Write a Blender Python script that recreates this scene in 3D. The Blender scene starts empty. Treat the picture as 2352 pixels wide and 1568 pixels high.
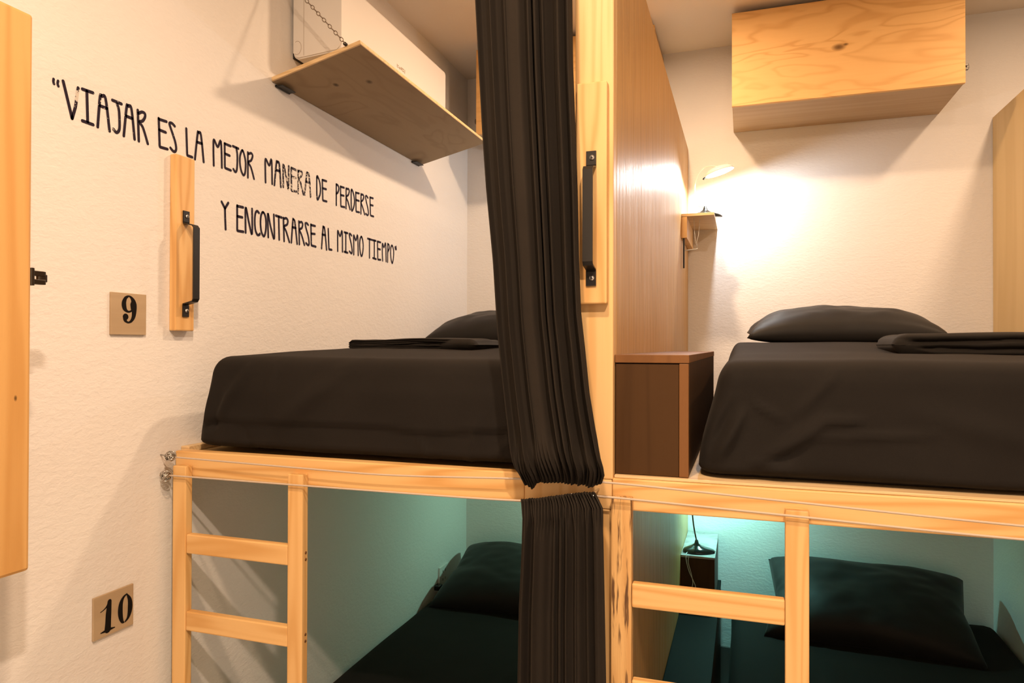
import bpy, bmesh, math, random
from mathutils import Vector, Matrix, noise
random.seed(7)
SC = bpy.context.scene
COL = SC.collection
PI = math.pi

# ------------------------------------------------------------------ data (metres): lettering strokes (width mm, points y,z), numerals, curtain outlines
LINE1 = [(5.8,[(1.1328,2.2025),(1.1411,2.1745),(1.1549,2.1272)]),(5.8,[(1.1549,2.1272),(1.163,2.1559),(1.1692,2.2003)]),(5.8,[(1.1797,2.2016),(1.2066,2.2025)]),(5.8,[(1.191,2.2002),(1.1936,2.132)]),(5.8,[(1.1803,2.1297),(1.2078,2.1291)]),(5.8,[(1.2196,2.1278),(1.2253,2.1986),(1.2302,2.2027),(1.2401,2.1999),(1.2514,2.1274)]),(5.8,[(1.2254,2.1789),(1.2431,2.1785)]),(5.8,[(1.2587,2.2031),(1.2838,2.2026)]),(5.8,[(1.2719,2.1981),(1.2772,2.1833),(1.279,2.1457),(1.2754,2.1332),(1.2695,2.1296),(1.2622,2.135)]),(5.8,[(1.2911,2.1276),(1.2989,2.2006),(1.3034,2.2034),(1.3127,2.1999),(1.3225,2.1282)]),(5.8,[(1.2975,2.1776),(1.3144,2.1771)]),(5.8,[(1.3314,2.2028),(1.3351,2.1272)]),(5.8,[(1.3338,2.1957),(1.3441,2.2023),(1.3529,2.2011),(1.353,2.1919),(1.3458,2.1804),(1.3363,2.1748),(1.3476,2.1637),(1.3624,2.1282)]),(5.8,[(1.1106,2.199),(1.11,2.1936),(1.1115,2.189)]),(5.8,[(1.121,2.1988),(1.1198,2.1926),(1.1217,2.1875)]),(5.8,[(1.3963,2.2027),(1.4,2.1305),(1.4253,2.1316)]),(5.8,[(1.3971,2.2011),(1.4214,2.2022)]),(5.8,[(1.3989,2.174),(1.4192,2.1735)]),(5.8,[(1.449,2.1988),(1.4405,2.2034),(1.433,2.2025),(1.4322,2.197),(1.4424,2.1764),(1.451,2.1577),(1.4545,2.1415),(1.4512,2.1326),(1.4444,2.1315),(1.4352,2.1375)]),(5.8,[(1.4891,2.2041),(1.4928,2.133),(1.5107,2.1329)]),(5.8,[(1.5207,2.13),(1.5302,2.2034),(1.5338,2.2058),(1.5422,2.2027),(1.553,2.1307)]),(5.8,[(1.5294,2.179),(1.5461,2.1796)]),(5.8,[(1.5917,2.1306),(1.59,2.1783),(1.5918,2.2036),(1.6066,2.1871),(1.6195,2.2065),(1.624,2.1321)]),(5.8,[(1.6346,2.2049),(1.6362,2.1344),(1.6609,2.1331)]),(5.8,[(1.6356,2.2045),(1.6593,2.2038)]),(5.8,[(1.6369,2.1758),(1.6554,2.1749)]),(5.8,[(1.6687,2.2064),(1.6921,2.2053)]),(5.8,[(1.6836,2.2045),(1.688,2.1812),(1.6862,2.1437),(1.6799,2.1332),(1.6713,2.1393)]),(5.8,[(1.7094,2.2048),(1.6998,2.1873),(1.6989,2.1647),(1.7045,2.1436),(1.7144,2.1318),(1.722,2.1418),(1.724,2.171),(1.7183,2.1921),(1.7094,2.2048)]),(5.8,[(1.7337,2.2053),(1.7343,2.1296)]),(5.8,[(1.7371,2.2016),(1.7483,2.2069),(1.7551,2.2003),(1.7484,2.1848),(1.7361,2.1756),(1.7486,2.1619),(1.762,2.1315)]),(6.2,[(1.8161,2.1333),(1.8146,2.1729),(1.8156,2.2065),(1.8333,2.1905),(1.8445,2.2107),(1.8482,2.1356)]),(6.2,[(1.8592,2.1339),(1.869,2.2078),(1.8742,2.2108),(1.8834,2.2064),(1.8919,2.1352)]),(6.2,[(1.8679,2.1841),(1.8863,2.1852)]),(6.2,[(1.9047,2.138),(1.9042,2.2116),(1.924,2.1602),(1.931,2.1378),(1.9324,2.2126)]),(6.2,[(1.9457,2.2107),(1.9476,2.1354),(1.9743,2.1376)]),(6.2,[(1.9484,2.2106),(1.9723,2.2094)]),(6.2,[(1.9487,2.1813),(1.9697,2.1827)]),(6.2,[(1.9837,2.2113),(1.9843,2.1345)]),(6.2,[(1.9852,2.2091),(1.9981,2.213),(2.0054,2.2069),(1.9997,2.1949),(1.9868,2.1849),(1.997,2.1732),(2.0133,2.1362)]),(6.2,[(2.0201,2.1367),(2.0319,2.2105),(2.0379,2.2128),(2.0454,2.2074),(2.055,2.1368)]),(6.2,[(2.0292,2.184),(2.0501,2.1834)]),(6.2,[(2.0914,2.2127),(2.0935,2.1383),(2.1075,2.1503),(2.1137,2.17),(2.1104,2.195),(2.1024,2.2098),(2.0914,2.2127)]),(6.2,[(2.1246,2.2112),(2.1283,2.1389),(2.1526,2.14)]),(6.2,[(2.1262,2.2115),(2.1504,2.2124)]),(6.2,[(2.128,2.1823),(2.149,2.1832)]),(6.2,[(2.2145,2.139),(2.214,2.2154)]),(6.2,[(2.214,2.2154),(2.226,2.2132),(2.2313,2.2029),(2.2245,2.1879),(2.2142,2.181)]),(6.2,[(2.2424,2.2139),(2.245,2.1401),(2.2705,2.142)]),(6.2,[(2.2434,2.2132),(2.2663,2.2143)]),(6.2,[(2.2436,2.1823),(2.2648,2.1838)]),(6.2,[(2.2807,2.2155),(2.2805,2.139)]),(6.2,[(2.2825,2.213),(2.2969,2.2161),(2.3025,2.2084),(2.2953,2.1931),(2.2816,2.1824),(2.2937,2.1671),(2.3085,2.1404)]),(6.2,[(2.3171,2.2155),(2.3195,2.1405),(2.3361,2.1576),(2.3397,2.1823),(2.332,2.2067),(2.3171,2.2155)]),(6.2,[(2.3489,2.2143),(2.3521,2.1406),(2.3761,2.142)]),(6.2,[(2.3507,2.2137),(2.3736,2.2154)]),(6.2,[(2.351,2.1856),(2.3738,2.1861)]),(6.2,[(2.3883,2.2165),(2.3877,2.139)]),(6.2,[(2.391,2.214),(2.4027,2.2164),(2.4087,2.2085),(2.4009,2.1946),(2.3885,2.184),(2.4011,2.166),(2.4163,2.1412)]),(6.2,[(2.4405,2.2119),(2.4304,2.2171),(2.4225,2.2134),(2.4266,2.1977),(2.4408,2.1694),(2.445,2.1495),(2.437,2.1418),(2.425,2.1458)]),(6.2,[(2.4567,2.2173),(2.4613,2.1451),(2.486,2.1454)]),(6.2,[(2.4587,2.2171),(2.4813,2.2181)]),(6.2,[(2.4589,2.1875),(2.4807,2.1886)])]
LINE2 = [(6.2,[(1.6237,2.0337),(1.6373,2.0171)]),(6.2,[(1.6508,2.0358),(1.6373,2.0171),(1.6384,1.989),(1.6405,1.9577)]),(6.2,[(1.6882,2.0353),(1.6888,1.9609),(1.7157,1.9619)]),(6.2,[(1.6882,2.034),(1.7141,2.035)]),(6.2,[(1.6894,2.0039),(1.7105,2.0043)]),(6.2,[(1.7255,1.9614),(1.7249,2.037),(1.7401,1.9934),(1.7543,1.9612),(1.7537,2.0378)]),(6.2,[(1.7855,2.0314),(1.7772,2.0354),(1.769,2.027),(1.7662,2.0033),(1.7694,1.9765),(1.7788,1.9629),(1.7881,1.9643),(1.7901,1.9674)]),(6.2,[(1.8043,2.0369),(1.7959,2.0264),(1.793,2.0024),(1.7974,1.9754),(1.8091,1.9627),(1.8174,1.9786),(1.8194,2.0069),(1.8149,2.0284),(1.8043,2.0369)]),(6.2,[(1.8304,1.9631),(1.8277,2.0377),(1.8421,1.9966),(1.8599,1.9625),(1.8571,2.0389)]),(6.2,[(1.8671,2.0378),(1.8975,2.0368)]),(6.2,[(1.8817,2.0361),(1.883,2.0033),(1.8849,1.9634)]),(6.2,[(1.9056,2.0375),(1.9101,1.962)]),(6.2,[(1.909,2.0352),(1.9206,2.0387),(1.9288,2.0328),(1.9254,2.0191),(1.9092,2.0091),(1.9209,1.9949),(1.9376,1.963)]),(6.2,[(1.9483,1.9631),(1.9561,2.0383),(1.9596,2.0396),(1.9669,2.0335),(1.9796,1.9631)]),(6.2,[(1.9538,2.0149),(1.9719,2.0149)]),(6.2,[(1.9889,2.0402),(1.9919,1.9633)]),(6.2,[(1.9926,2.0371),(2.0037,2.0405),(2.01,2.0332),(2.0051,2.0203),(1.9928,2.0123),(2.0053,1.9947),(2.0206,1.9651)]),(6.2,[(2.0417,2.037),(2.0327,2.0416),(2.0251,2.0388),(2.029,2.0242),(2.042,1.9987),(2.0473,1.975),(2.0423,1.9673),(2.0294,1.9724)]),(6.2,[(2.0572,2.0412),(2.0604,1.9691),(2.0867,1.9681)]),(6.2,[(2.0572,2.0396),(2.0822,2.0399)]),(6.2,[(2.06,2.01),(2.0811,2.0117)]),(6.4,[(2.1218,1.967),(2.1304,2.0415),(2.1338,2.0434),(2.1408,2.0379),(2.153,1.9665)]),(6.4,[(2.126,2.017),(2.1456,2.0174)]),(6.4,[(2.1629,2.0428),(2.1682,1.9699),(2.186,1.9702)]),(6.4,[(2.2254,1.9713),(2.2245,2.0171),(2.2255,2.0461),(2.2405,2.0285),(2.2542,2.0485),(2.2573,1.9728)]),(6.4,[(2.2694,2.0475),(2.2925,2.0476)]),(6.4,[(2.2796,2.0463),(2.2801,1.9751)]),(6.4,[(2.2699,1.9744),(2.293,1.9732)]),(6.4,[(2.32,2.0426),(2.3107,2.0476),(2.3042,2.0459),(2.3069,2.035),(2.3176,2.0111),(2.3244,1.9865),(2.3205,1.9746),(2.306,1.9805)]),(6.4,[(2.3364,1.9724),(2.3361,2.0137),(2.3359,2.0465),(2.3508,2.0287),(2.3642,2.0494),(2.3688,1.9736)]),(6.4,[(2.3917,2.0492),(2.3821,2.0362),(2.3795,2.0112),(2.3852,1.9844),(2.3937,1.9731),(2.4019,1.9865),(2.4059,2.0133),(2.4015,2.0376),(2.3917,2.0492)]),(6.4,[(2.4397,2.0491),(2.4716,2.0486)]),(6.4,[(2.4541,2.0482),(2.4547,1.974)]),(6.4,[(2.4775,2.0487),(2.5058,2.049)]),(6.4,[(2.4923,2.0486),(2.4929,1.9771)]),(6.4,[(2.481,1.9764),(2.5078,1.9752)]),(6.4,[(2.5178,2.0485),(2.5214,1.9753),(2.5443,1.9765)]),(6.4,[(2.5193,2.0487),(2.5438,2.0484)]),(6.4,[(2.5211,2.0193),(2.5409,2.0189)]),(6.4,[(2.5614,1.9747),(2.558,2.0143),(2.5593,2.046),(2.5719,2.0316),(2.5859,2.0498),(2.5912,1.9751)]),(6.4,[(2.604,1.9742),(2.605,2.0517)]),(6.4,[(2.605,2.0509),(2.6163,2.047),(2.618,2.0347),(2.6069,2.0191)]),(6.4,[(2.6407,2.0496),(2.631,2.0365),(2.6295,2.0142),(2.6346,1.9881),(2.6446,1.9742),(2.6527,1.9902),(2.6574,2.0178),(2.6523,2.0394),(2.6407,2.0496)]),(6.4,[(2.6689,2.0464),(2.6723,2.0373)]),(6.4,[(2.6772,2.0499),(2.6807,2.0376)])]
NINE = [[(1.2945, 1.6891, 12.86), (1.2938, 1.6823, 8.57), (1.2962, 1.6784, 5.0), (1.3026, 1.6759, 3.57), (1.3114, 1.6803, 5.71), (1.3179, 1.6928, 8.86), (1.3193, 1.7146, 11.43), (1.3168, 1.7268, 10.0), (1.3118, 1.7353, 5.71), (1.3053, 1.7398, 3.14)], [(1.3018, 1.7396, 3.57), (1.2942, 1.7348, 6.43), (1.2898, 1.7251, 9.29), (1.2896, 1.717, 10.0), (1.292, 1.7091, 8.57), (1.2976, 1.7036, 5.0), (1.304, 1.702, 3.57), (1.3105, 1.7043, 3.57)], [(1.3168, 1.72, 14.29), (1.3169, 1.7104, 12.14)]]
TEN = [[(1.2308, 0.9992, 1.46), (1.2389, 1.0018, 1.94), (1.2465, 1.0063, 3.04), (1.2534, 1.0138, 5.47)], [(1.2547, 1.0167, 8.5), (1.2523, 0.9909, 11.54), (1.2512, 0.9691, 12.15), (1.2501, 0.953, 13.36)], [(1.2312, 0.9506, 1.46), (1.2431, 0.9512, 4.86), (1.2501, 0.9518, 7.29), (1.2584, 0.9514, 4.25), (1.2694, 0.9508, 1.46)], [(1.3022, 1.0185, 2.43), (1.2928, 1.0131, 4.86), (1.2862, 1.0012, 8.5), (1.2843, 0.9838, 10.33), (1.2858, 0.9686, 9.11), (1.2898, 0.9569, 6.07), (1.2939, 0.9531, 3.04)], [(1.2979, 0.9533, 2.43), (1.306, 0.96, 5.47), (1.3107, 0.972, 9.11), (1.3123, 0.9875, 10.33), (1.3104, 1.0031, 7.9), (1.3028, 1.0177, 2.43)]]
EIGHT = [[(-0.2908, 1.6136, 1.72), (-0.2862, 1.6185, 3.1), (-0.2848, 1.6262, 4.0), (-0.2877, 1.6339, 4.0), (-0.2937, 1.6392, 3.79), (-0.3015, 1.6406, 3.45), (-0.3101, 1.6374, 3.79), (-0.3151, 1.629, 4.13), (-0.3133, 1.6198, 4.82), (-0.3072, 1.6128, 6.55), (-0.2979, 1.6097, 7.92), (-0.2894, 1.6038, 7.58), (-0.2848, 1.5954, 6.89), (-0.2858, 1.587, 4.82), (-0.2922, 1.5786, 3.45), (-0.3014, 1.5753, 2.76), (-0.31, 1.5773, 2.41), (-0.3147, 1.5839, 3.45), (-0.3168, 1.5924, 4.13), (-0.3158, 1.6001, 3.1), (-0.3115, 1.6065, 1.52)]]
UCL = [(-0.5421, 2.3568), (-0.5337, 2.2164), (-0.5254, 2.0766), (-0.5162, 1.9559), (-0.5001, 1.7988), (-0.49, 1.6522), (-0.481, 1.5702), (-0.4702, 1.4795), (-0.4614, 1.4164), (-0.4517, 1.3671), (-0.4402, 1.3345)]
UCR = [(-0.333, 2.3241), (-0.331, 2.1907), (-0.3253, 2.0573), (-0.3205, 1.9245), (-0.3176, 1.7921), (-0.3129, 1.6865), (-0.3047, 1.6163), (-0.2957, 1.5289), (-0.284, 1.4595), (-0.2725, 1.4079), (-0.2628, 1.3694), (-0.2724, 1.3454)]
LCL = [(-0.4472, 1.2976), (-0.4404, 1.2619), (-0.4412, 1.2075), (-0.4439, 1.1438), (-0.4476, 1.071), (-0.45, 0.9185)]
LCR = [(-0.2903, 1.3257), (-0.269, 1.2932), (-0.2671, 1.2236), (-0.2643, 1.0934), (-0.2614, 0.9479)]


# ------------------------------------------------------------------ room constants
XL, YB, XD, XP, YF, ZC = -1.425, 3.49, -0.259, 1.017, 1.44, 3.07

# ------------------------------------------------------------------ helpers
def link(name, me, mat=None, parent=None, smooth=False):
    o = bpy.data.objects.new(name, me)
    COL.objects.link(o)
    if mat: me.materials.append(mat)
    if parent: o.parent = parent
    if smooth:
        for p in me.polygons: p.use_smooth = True
    return o

def obj(name, bm, mat, parent=None, smooth=False):
    me = bpy.data.meshes.new(name)
    bmesh.ops.recalc_face_normals(bm, faces=bm.faces[:])
    bm.to_mesh(me); bm.free()
    return link(name, me, mat, parent, smooth)

def tag(o, label=None, cat=None, group=None, kind=None):
    if label: o['label'] = label
    if cat: o['category'] = cat
    if group: o['group'] = group
    if kind: o['kind'] = kind
    return o

def thing(name, label, cat, loc=(0, 0, 0), rz=0.0, group=None):
    o = bpy.data.objects.new(name, None); COL.objects.link(o)
    o.location = loc; o.rotation_euler = (0, 0, rz); o.empty_display_size = .05
    return tag(o, label, cat, group)

def dup(root, loc, rz, label):
    r = root.copy(); COL.objects.link(r); r.location = loc; r.rotation_euler = (0, 0, rz); r['label'] = label
    for ch in list(root.children):
        c = ch.copy(); COL.objects.link(c); c.parent = r
        for g in ch.children:
            d = g.copy(); COL.objects.link(d); d.parent = c
    return r

def add_box(bm, x0, x1, y0, y1, z0, z1, bev=0.0, seg=2):
    t = bmesh.new()
    vs = [t.verts.new(p) for p in ((x0,y0,z0),(x1,y0,z0),(x1,y1,z0),(x0,y1,z0),(x0,y0,z1),(x1,y0,z1),(x1,y1,z1),(x0,y1,z1))]
    for f in ((0,3,2,1),(4,5,6,7),(0,1,5,4),(1,2,6,5),(2,3,7,6),(3,0,4,7)): t.faces.new([vs[i] for i in f])
    if bev > 0: bmesh.ops.bevel(t, geom=t.edges[:], offset=bev, segments=seg, profile=.5, affect='EDGES')
    me = bpy.data.meshes.new('t'); t.to_mesh(me); t.free(); bm.from_mesh(me); bpy.data.meshes.remove(me)
    return bm

def box(name, x0, x1, y0, y1, z0, z1, mat, parent=None, bev=.002):
    return obj(name, add_box(bmesh.new(), x0, x1, y0, y1, z0, z1, bev), mat, parent)

def add_tube(bm, pts, r, seg=10, closed=False, caps=True):
    pts = [Vector(p) for p in pts]; n = len(pts); rings = []
    up = None
    for i, p in enumerate(pts):
        a = pts[(i-1) % n] if (closed or i > 0) else p
        b = pts[(i+1) % n] if (closed or i < n-1) else p
        t = (b - a).normalized()
        if up is None:
            up = Vector((0,0,1)) if abs(t.z) < .9 else Vector((1,0,0))
        u = (up - t*up.dot(t)).normalized(); w = t.cross(u); up = u
        rr = r[i] if isinstance(r, (list, tuple)) else r
        rings.append([bm.verts.new(p + (u*math.cos(2*PI*k/seg) + w*math.sin(2*PI*k/seg))*rr) for k in range(seg)])
    m = n if closed else n-1
    for i in range(m):
        A, B = rings[i], rings[(i+1) % n]
        for k in range(seg): bm.faces.new((A[k], A[(k+1) % seg], B[(k+1) % seg], B[k]))
    if caps and not closed:
        bm.faces.new(rings[0][::-1]); bm.faces.new(rings[-1])
    return bm

def add_cyl(bm, c, axis, r, h, seg=20, r2=None):
    c = Vector(c); a = Vector(axis).normalized()
    return add_tube(bm, [c - a*h/2, c + a*h/2], [r, r if r2 is None else r2], seg)

def smooth_path(pts, n=8):
    """Catmull-Rom through points of any dimension."""
    if len(pts) < 3: 
        a, b = pts[0], pts[-1]
        return [tuple(a[k] + (b[k]-a[k])*i/6 for k in range(len(a))) for i in range(7)]
    out = []
    closed = pts[0] == pts[-1]
    for i in range(len(pts)-1):
        p1, p2 = pts[i], pts[i+1]
        p0 = pts[i-1] if i > 0 else (pts[-2] if closed else p1)
        p3 = pts[i+2] if i+2 < len(pts) else (pts[1] if closed else p2)
        for k in range(n):
            t = k/n
            out.append(tuple(.5*((2*b) + (c-a)*t + (2*a-5*b+4*c-d)*t*t + (3*b-a-3*c+d)*t**3) for a, b, c, d in zip(p0, p1, p2, p3)))
    out.append(tuple(pts[-1]))
    return out

def sharp_path(pts, rad=.22, n=5):
    """polyline with rounded corners"""
    out = [pts[0]]
    for i in range(1, len(pts)-1):
        a, b, c = pts[i-1], pts[i], pts[i+1]
        p = tuple(b[k] + (a[k]-b[k])*rad for k in range(2)); q = tuple(b[k] + (c[k]-b[k])*rad for k in range(2))
        for j in range(n+1):
            t = j/n
            out.append(tuple(p[k]*(1-t)**2 + 2*b[k]*t*(1-t) + q[k]*t*t for k in range(2)))
    out.append(pts[-1])
    return out

def add_stroke(bm, pts, widths, plane, off, depth=.0006):
    """flat round-ended brush stroke; plane 'yz' lies on x=off facing +x, 'xz' on y=off facing -y. Raised by depth."""
    if isinstance(widths, (int, float)): widths = [widths]*len(pts)
    def mk(p, d):
        return (off + d, p[0], p[1]) if plane == 'yz' else (p[0], off - d, p[1])
    n = len(pts); Ls, Rs = [], []
    for i, p in enumerate(pts):
        a = pts[max(i-1, 0)]; b = pts[min(i+1, n-1)]
        dx, dz = b[0]-a[0], b[1]-a[1]; l = math.hypot(dx, dz) or 1e-9
        nx, nz = -dz/l, dx/l; w = widths[i]/2
        Ls.append((p[0]+nx*w, p[1]+nz*w)); Rs.append((p[0]-nx*w, p[1]-nz*w))
    def cap(p, d, w):
        ang = math.atan2(d[1], d[0])
        return [(p[0] + w/2*math.cos(ang + PI/2 - PI*k/6), p[1] + w/2*math.sin(ang + PI/2 - PI*k/6)) for k in range(1, 6)]
    e = (pts[-1][0]-pts[-2][0], pts[-1][1]-pts[-2][1]); s = (pts[0][0]-pts[1][0], pts[0][1]-pts[1][1])
    lv = [bm.verts.new(mk(p, depth)) for p in Ls]; rv = [bm.verts.new(mk(p, depth)) for p in Rs]
    for i in range(n-1): bm.faces.new((lv[i], lv[i+1], rv[i+1], rv[i]))
    ce = [bm.verts.new(mk(p, depth)) for p in cap(pts[-1], e, widths[-1])]
    bm.faces.new([lv[-1]] + ce + [rv[-1]])
    cs = [bm.verts.new(mk(p, depth)) for p in cap(pts[0], s, widths[0])]
    bm.faces.new([rv[0]] + cs + [lv[0]])
    return bm

def grid_mesh(name, fn, nu, nv, mat, parent=None, closed_u=False):
    vs = []; fs = []
    for j in range(nv+1):
        for i in range(nu+1): vs.append(fn(i/nu, j/nv))
    for j in range(nv):
        for i in range(nu):
            a = j*(nu+1)+i; fs.append((a, a+1, a+nu+2, a+nu+1))
    me = bpy.data.meshes.new(name); me.from_pydata(vs, [], fs); me.update()
    return link(name, me, mat, parent, True)

def lerp_poly(pts, z):
    """pts (value, z) with decreasing z -> value at z (linear, clamped-extrapolated)"""
    for i in range(len(pts)-1):
        if z >= pts[i+1][1] or i == len(pts)-2:
            (a, za), (b, zb) = pts[i], pts[i+1]
            return a + (b-a)*(z-za)/(zb-za)
def sm(t):
    t = max(0, min(1, t)); return t*t*(3-2*t)
def interp(pts, s):
    for i in range(len(pts)-1):
        if s <= pts[i+1][0] or i == len(pts)-2:
            (a, va), (b, vb) = pts[i], pts[i+1]
            t = (s-a)/(b-a); return va + (vb-va)*t

# ------------------------------------------------------------------ materials
def newmat(name):
    m = bpy.data.materials.new(name); m.use_nodes = True
    nt = m.node_tree; b = nt.nodes['Principled BSDF']
    return m, nt, b
def nd(nt, typ, **kw):
    n = nt.nodes.new(typ)
    for k, v in kw.items(): setattr(n, k, v)
    return n
def math_node(nt, op, a, b=None):
    n = nd(nt, 'ShaderNodeMath', operation=op)
    for i, v in enumerate((a, b)):
        if v is None: continue
        if isinstance(v, (int, float)): n.inputs[i].default_value = v
        else: nt.links.new(v, n.inputs[i])
    return n.outputs[0]
def ramp(nt, fac, stops):
    r = nd(nt, 'ShaderNodeValToRGB'); e = r.color_ramp.elements
    while len(e) < len(stops): e.new(.5)
    for x, (p, c) in zip(e, stops): x.position = p; x.color = (*c, 1)
    nt.links.new(fac, r.inputs[0]); return r.outputs[0]
def noise_tex(nt, vec, scale, detail=3, rough=.5, dist=0):
    n = nd(nt, 'ShaderNodeTexNoise'); n.inputs['Scale'].default_value = scale; n.inputs['Detail'].default_value = detail
    n.inputs['Roughness'].default_value = rough; n.inputs['Distortion'].default_value = dist
    nt.links.new(vec, n.inputs['Vector']); return n.outputs[0]
def mapping(nt, scale, loc=(0,0,0), src='Object'):
    tc = nd(nt, 'ShaderNodeTexCoord'); mp = nd(nt, 'ShaderNodeMapping')
    mp.inputs['Scale'].default_value = scale; mp.inputs['Location'].default_value = loc
    nt.links.new(tc.outputs[src], mp.inputs[0]); return mp.outputs[0]
def mix(nt, fac, a, b, mode='MIX'):
    m = nd(nt, 'ShaderNodeMix', data_type='RGBA', blend_type=mode)
    for sock, v in ((m.inputs[0], fac), (m.inputs[6], a), (m.inputs[7], b)):
        if isinstance(v, (int, float)): sock.default_value = v
        elif isinstance(v, tuple): sock.default_value = (*v, 1)
        else: nt.links.new(v, sock)
    return m.outputs[2]
def bump(nt, b, h, strength, dist=.01):
    n = nd(nt, 'ShaderNodeBump'); n.inputs['Strength'].default_value = strength; n.inputs['Distance'].default_value = dist
    nt.links.new(h, n.inputs['Height']); nt.links.new(n.outputs[0], b.inputs['Normal'])

def plain(name, col, rough=.5, metal=0, spec=.5):
    m, nt, b = newmat(name); b.inputs['Base Color'].default_value = (*col, 1); b.inputs['Roughness'].default_value = rough
    b.inputs['Metallic'].default_value = metal; b.inputs['Specular IOR Level'].default_value = spec
    v = mapping(nt, (1,1,1)); h = noise_tex(nt, v, 90, 2); bump(nt, b, h, .05, .002)
    return m

def plaster(name, col, strength=.35):
    m, nt, b = newmat(name); v = mapping(nt, (1,1,1))
    big = noise_tex(nt, v, 1.7, 3); 
    c = mix(nt, big, tuple(x*.95 for x in col), tuple(min(1, x*1.04) for x in col))
    nt.links.new(c, b.inputs['Base Color']); b.inputs['Roughness'].default_value = .85; b.inputs['Specular IOR Level'].default_value = .2
    v2 = mapping(nt, (1, 1, 1.9))
    h1 = noise_tex(nt, v2, 55, 4, .6, .4); h2 = noise_tex(nt, v2, 14, 2)
    h = math_node(nt, 'ADD', h1, math_node(nt, 'MULTIPLY', h2, .6))
    bump(nt, b, h, strength, .006)
    return m

def wood(name, axis, light, dark, freq=7, ring=5, rough=.45, contrast=.8, knots=(), spec=.4, loc=(0,0,0), streak=.25, fig=1.0):
    """grain runs along axis; rings come from a stretched noise wrapped into bands"""
    m, nt, b = newmat(name)
    s = [1.0, 1.0, 1.0]; s['xyz'.index(axis)] = .07/fig if fig else .07
    v = mapping(nt, tuple(s), loc)
    n = noise_tex(nt, v, freq, 1.5, .45, .25)
    rg = math_node(nt, 'MULTIPLY', n, ring*2*PI)
    sn = math_node(nt, 'ADD', math_node(nt, 'MULTIPLY', math_node(nt, 'SINE', rg), .5), .5)
    sn = math_node(nt, 'POWER', sn, 2.2)
    s2 = [60.0, 60.0, 60.0]; s2['xyz'.index(axis)] = 1.6
    fib = noise_tex(nt, mapping(nt, tuple(s2), loc), 3, 3, .6)
    mid = tuple(a*.55 + c*.45 for a, c in zip(light, dark))
    c = mix(nt, math_node(nt, 'MULTIPLY', sn, contrast), light, dark)
    c = mix(nt, math_node(nt, 'MULTIPLY', fib, streak), c, mid)
    big = noise_tex(nt, v, 2.5, 2)
    c = mix(nt, math_node(nt, 'MULTIPLY', big, .35), c, mid)
    for (kx, ky, kz, r) in knots:
        tc = nd(nt, 'ShaderNodeTexCoord'); vm = nd(nt, 'ShaderNodeVectorMath', operation='DISTANCE')
        mp = nd(nt, 'ShaderNodeMapping'); sc = [1.0]*3; sc['xyz'.index(axis)] = .55
        mp.inputs['Scale'].default_value = sc; nt.links.new(tc.outputs['Object'], mp.inputs[0])
        nt.links.new(mp.outputs[0], vm.inputs[0]); vm.inputs[1].default_value = (kx*sc[0], ky*sc[1], kz*sc[2])
        f = ramp(nt, math_node(nt, 'DIVIDE', vm.outputs['Value'], r), [(0, (1,1,1)), (.45, (.8,.8,.8)), (1, (0,0,0))])
        c = mix(nt, f, c, tuple(x*.22 for x in dark))
    nt.links.new(c, b.inputs['Base Color']); b.inputs['Roughness'].default_value = rough; b.inputs['Specular IOR Level'].default_value = spec
    bump(nt, b, math_node(nt, 'ADD', fib, math_node(nt, 'MULTIPLY', sn, .4)), .12, .002)
    return m

def cloth(name, col, rough=.8, sheen=.25, weave=900, bstr=.08, spec=.25):
    m, nt, b = newmat(name); v = mapping(nt, (1,1,1))
    n = noise_tex(nt, v, 6, 3)
    c = mix(nt, n, tuple(x*.8 for x in col), tuple(x*1.2 for x in col))
    nt.links.new(c, b.inputs['Base Color']); b.inputs['Roughness'].default_value = rough
    b.inputs['Specular IOR Level'].default_value = spec
    b.inputs['Sheen Weight'].default_value = sheen; b.inputs['Sheen Roughness'].default_value = .45
    b.inputs['Sheen Tint'].default_value = (.9, .8, .7, 1)
    h = noise_tex(nt, v, weave, 1); h2 = noise_tex(nt, v, 22, 3)
    bump(nt, b, math_node(nt, 'ADD', h, math_node(nt, 'MULTIPLY', h2, 3)), bstr, .003)
    return m

def emis(name, col, strength):
    m, nt, b = newmat(name); b.inputs['Base Color'].default_value = (.9,.9,.9,1)
    b.inputs['Emission Color'].default_value = (*col, 1); b.inputs['Emission Strength'].default_value = strength
    return m

M = {}
M['wall'] = plaster('painted_plaster', (.80,.785,.765), .28)
M['ceil'] = plaster('ceiling_paint', (.84,.755,.645), .12)
M['floor'] = plaster('floor_tile', (.50,.46,.42), .05)
PL, PDK = (.82,.53,.225), (.62,.32,.09)
M['pine_x'] = wood('pine_along_rail', 'x', PL, PDK, 13, 9, contrast=.85)
M['pine_z'] = wood('pine_upright', 'z', PL, PDK, 13, 8, contrast=.7, loc=(3,1,2))
M['pine_post'] = wood('pine_post_pale', 'z', (.84,.565,.265), (.64,.345,.11), 15, 7, contrast=.6, loc=(7,2,1))
M['pine_block'] = wood('pine_block', 'z', (.84,.55,.24), (.60,.30,.085), 15, 6, contrast=.8, loc=(2,9,1))
M['locker'] = wood('locker_board', 'z', (.68,.405,.15), (.50,.245,.065), 11, 8, contrast=.65, loc=(1,4,8), knots=((-1.225,.888,1.526,.0035),))
M['cab'] = wood('cabinet_plywood', 'x', (.78,.50,.21), (.60,.31,.09), 5, 9, contrast=.6, loc=(0,0,3), knots=((.367,3.1,2.845,.021),(.40,3.1,2.853,.010)), fig=2.2, rough=.5)
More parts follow.
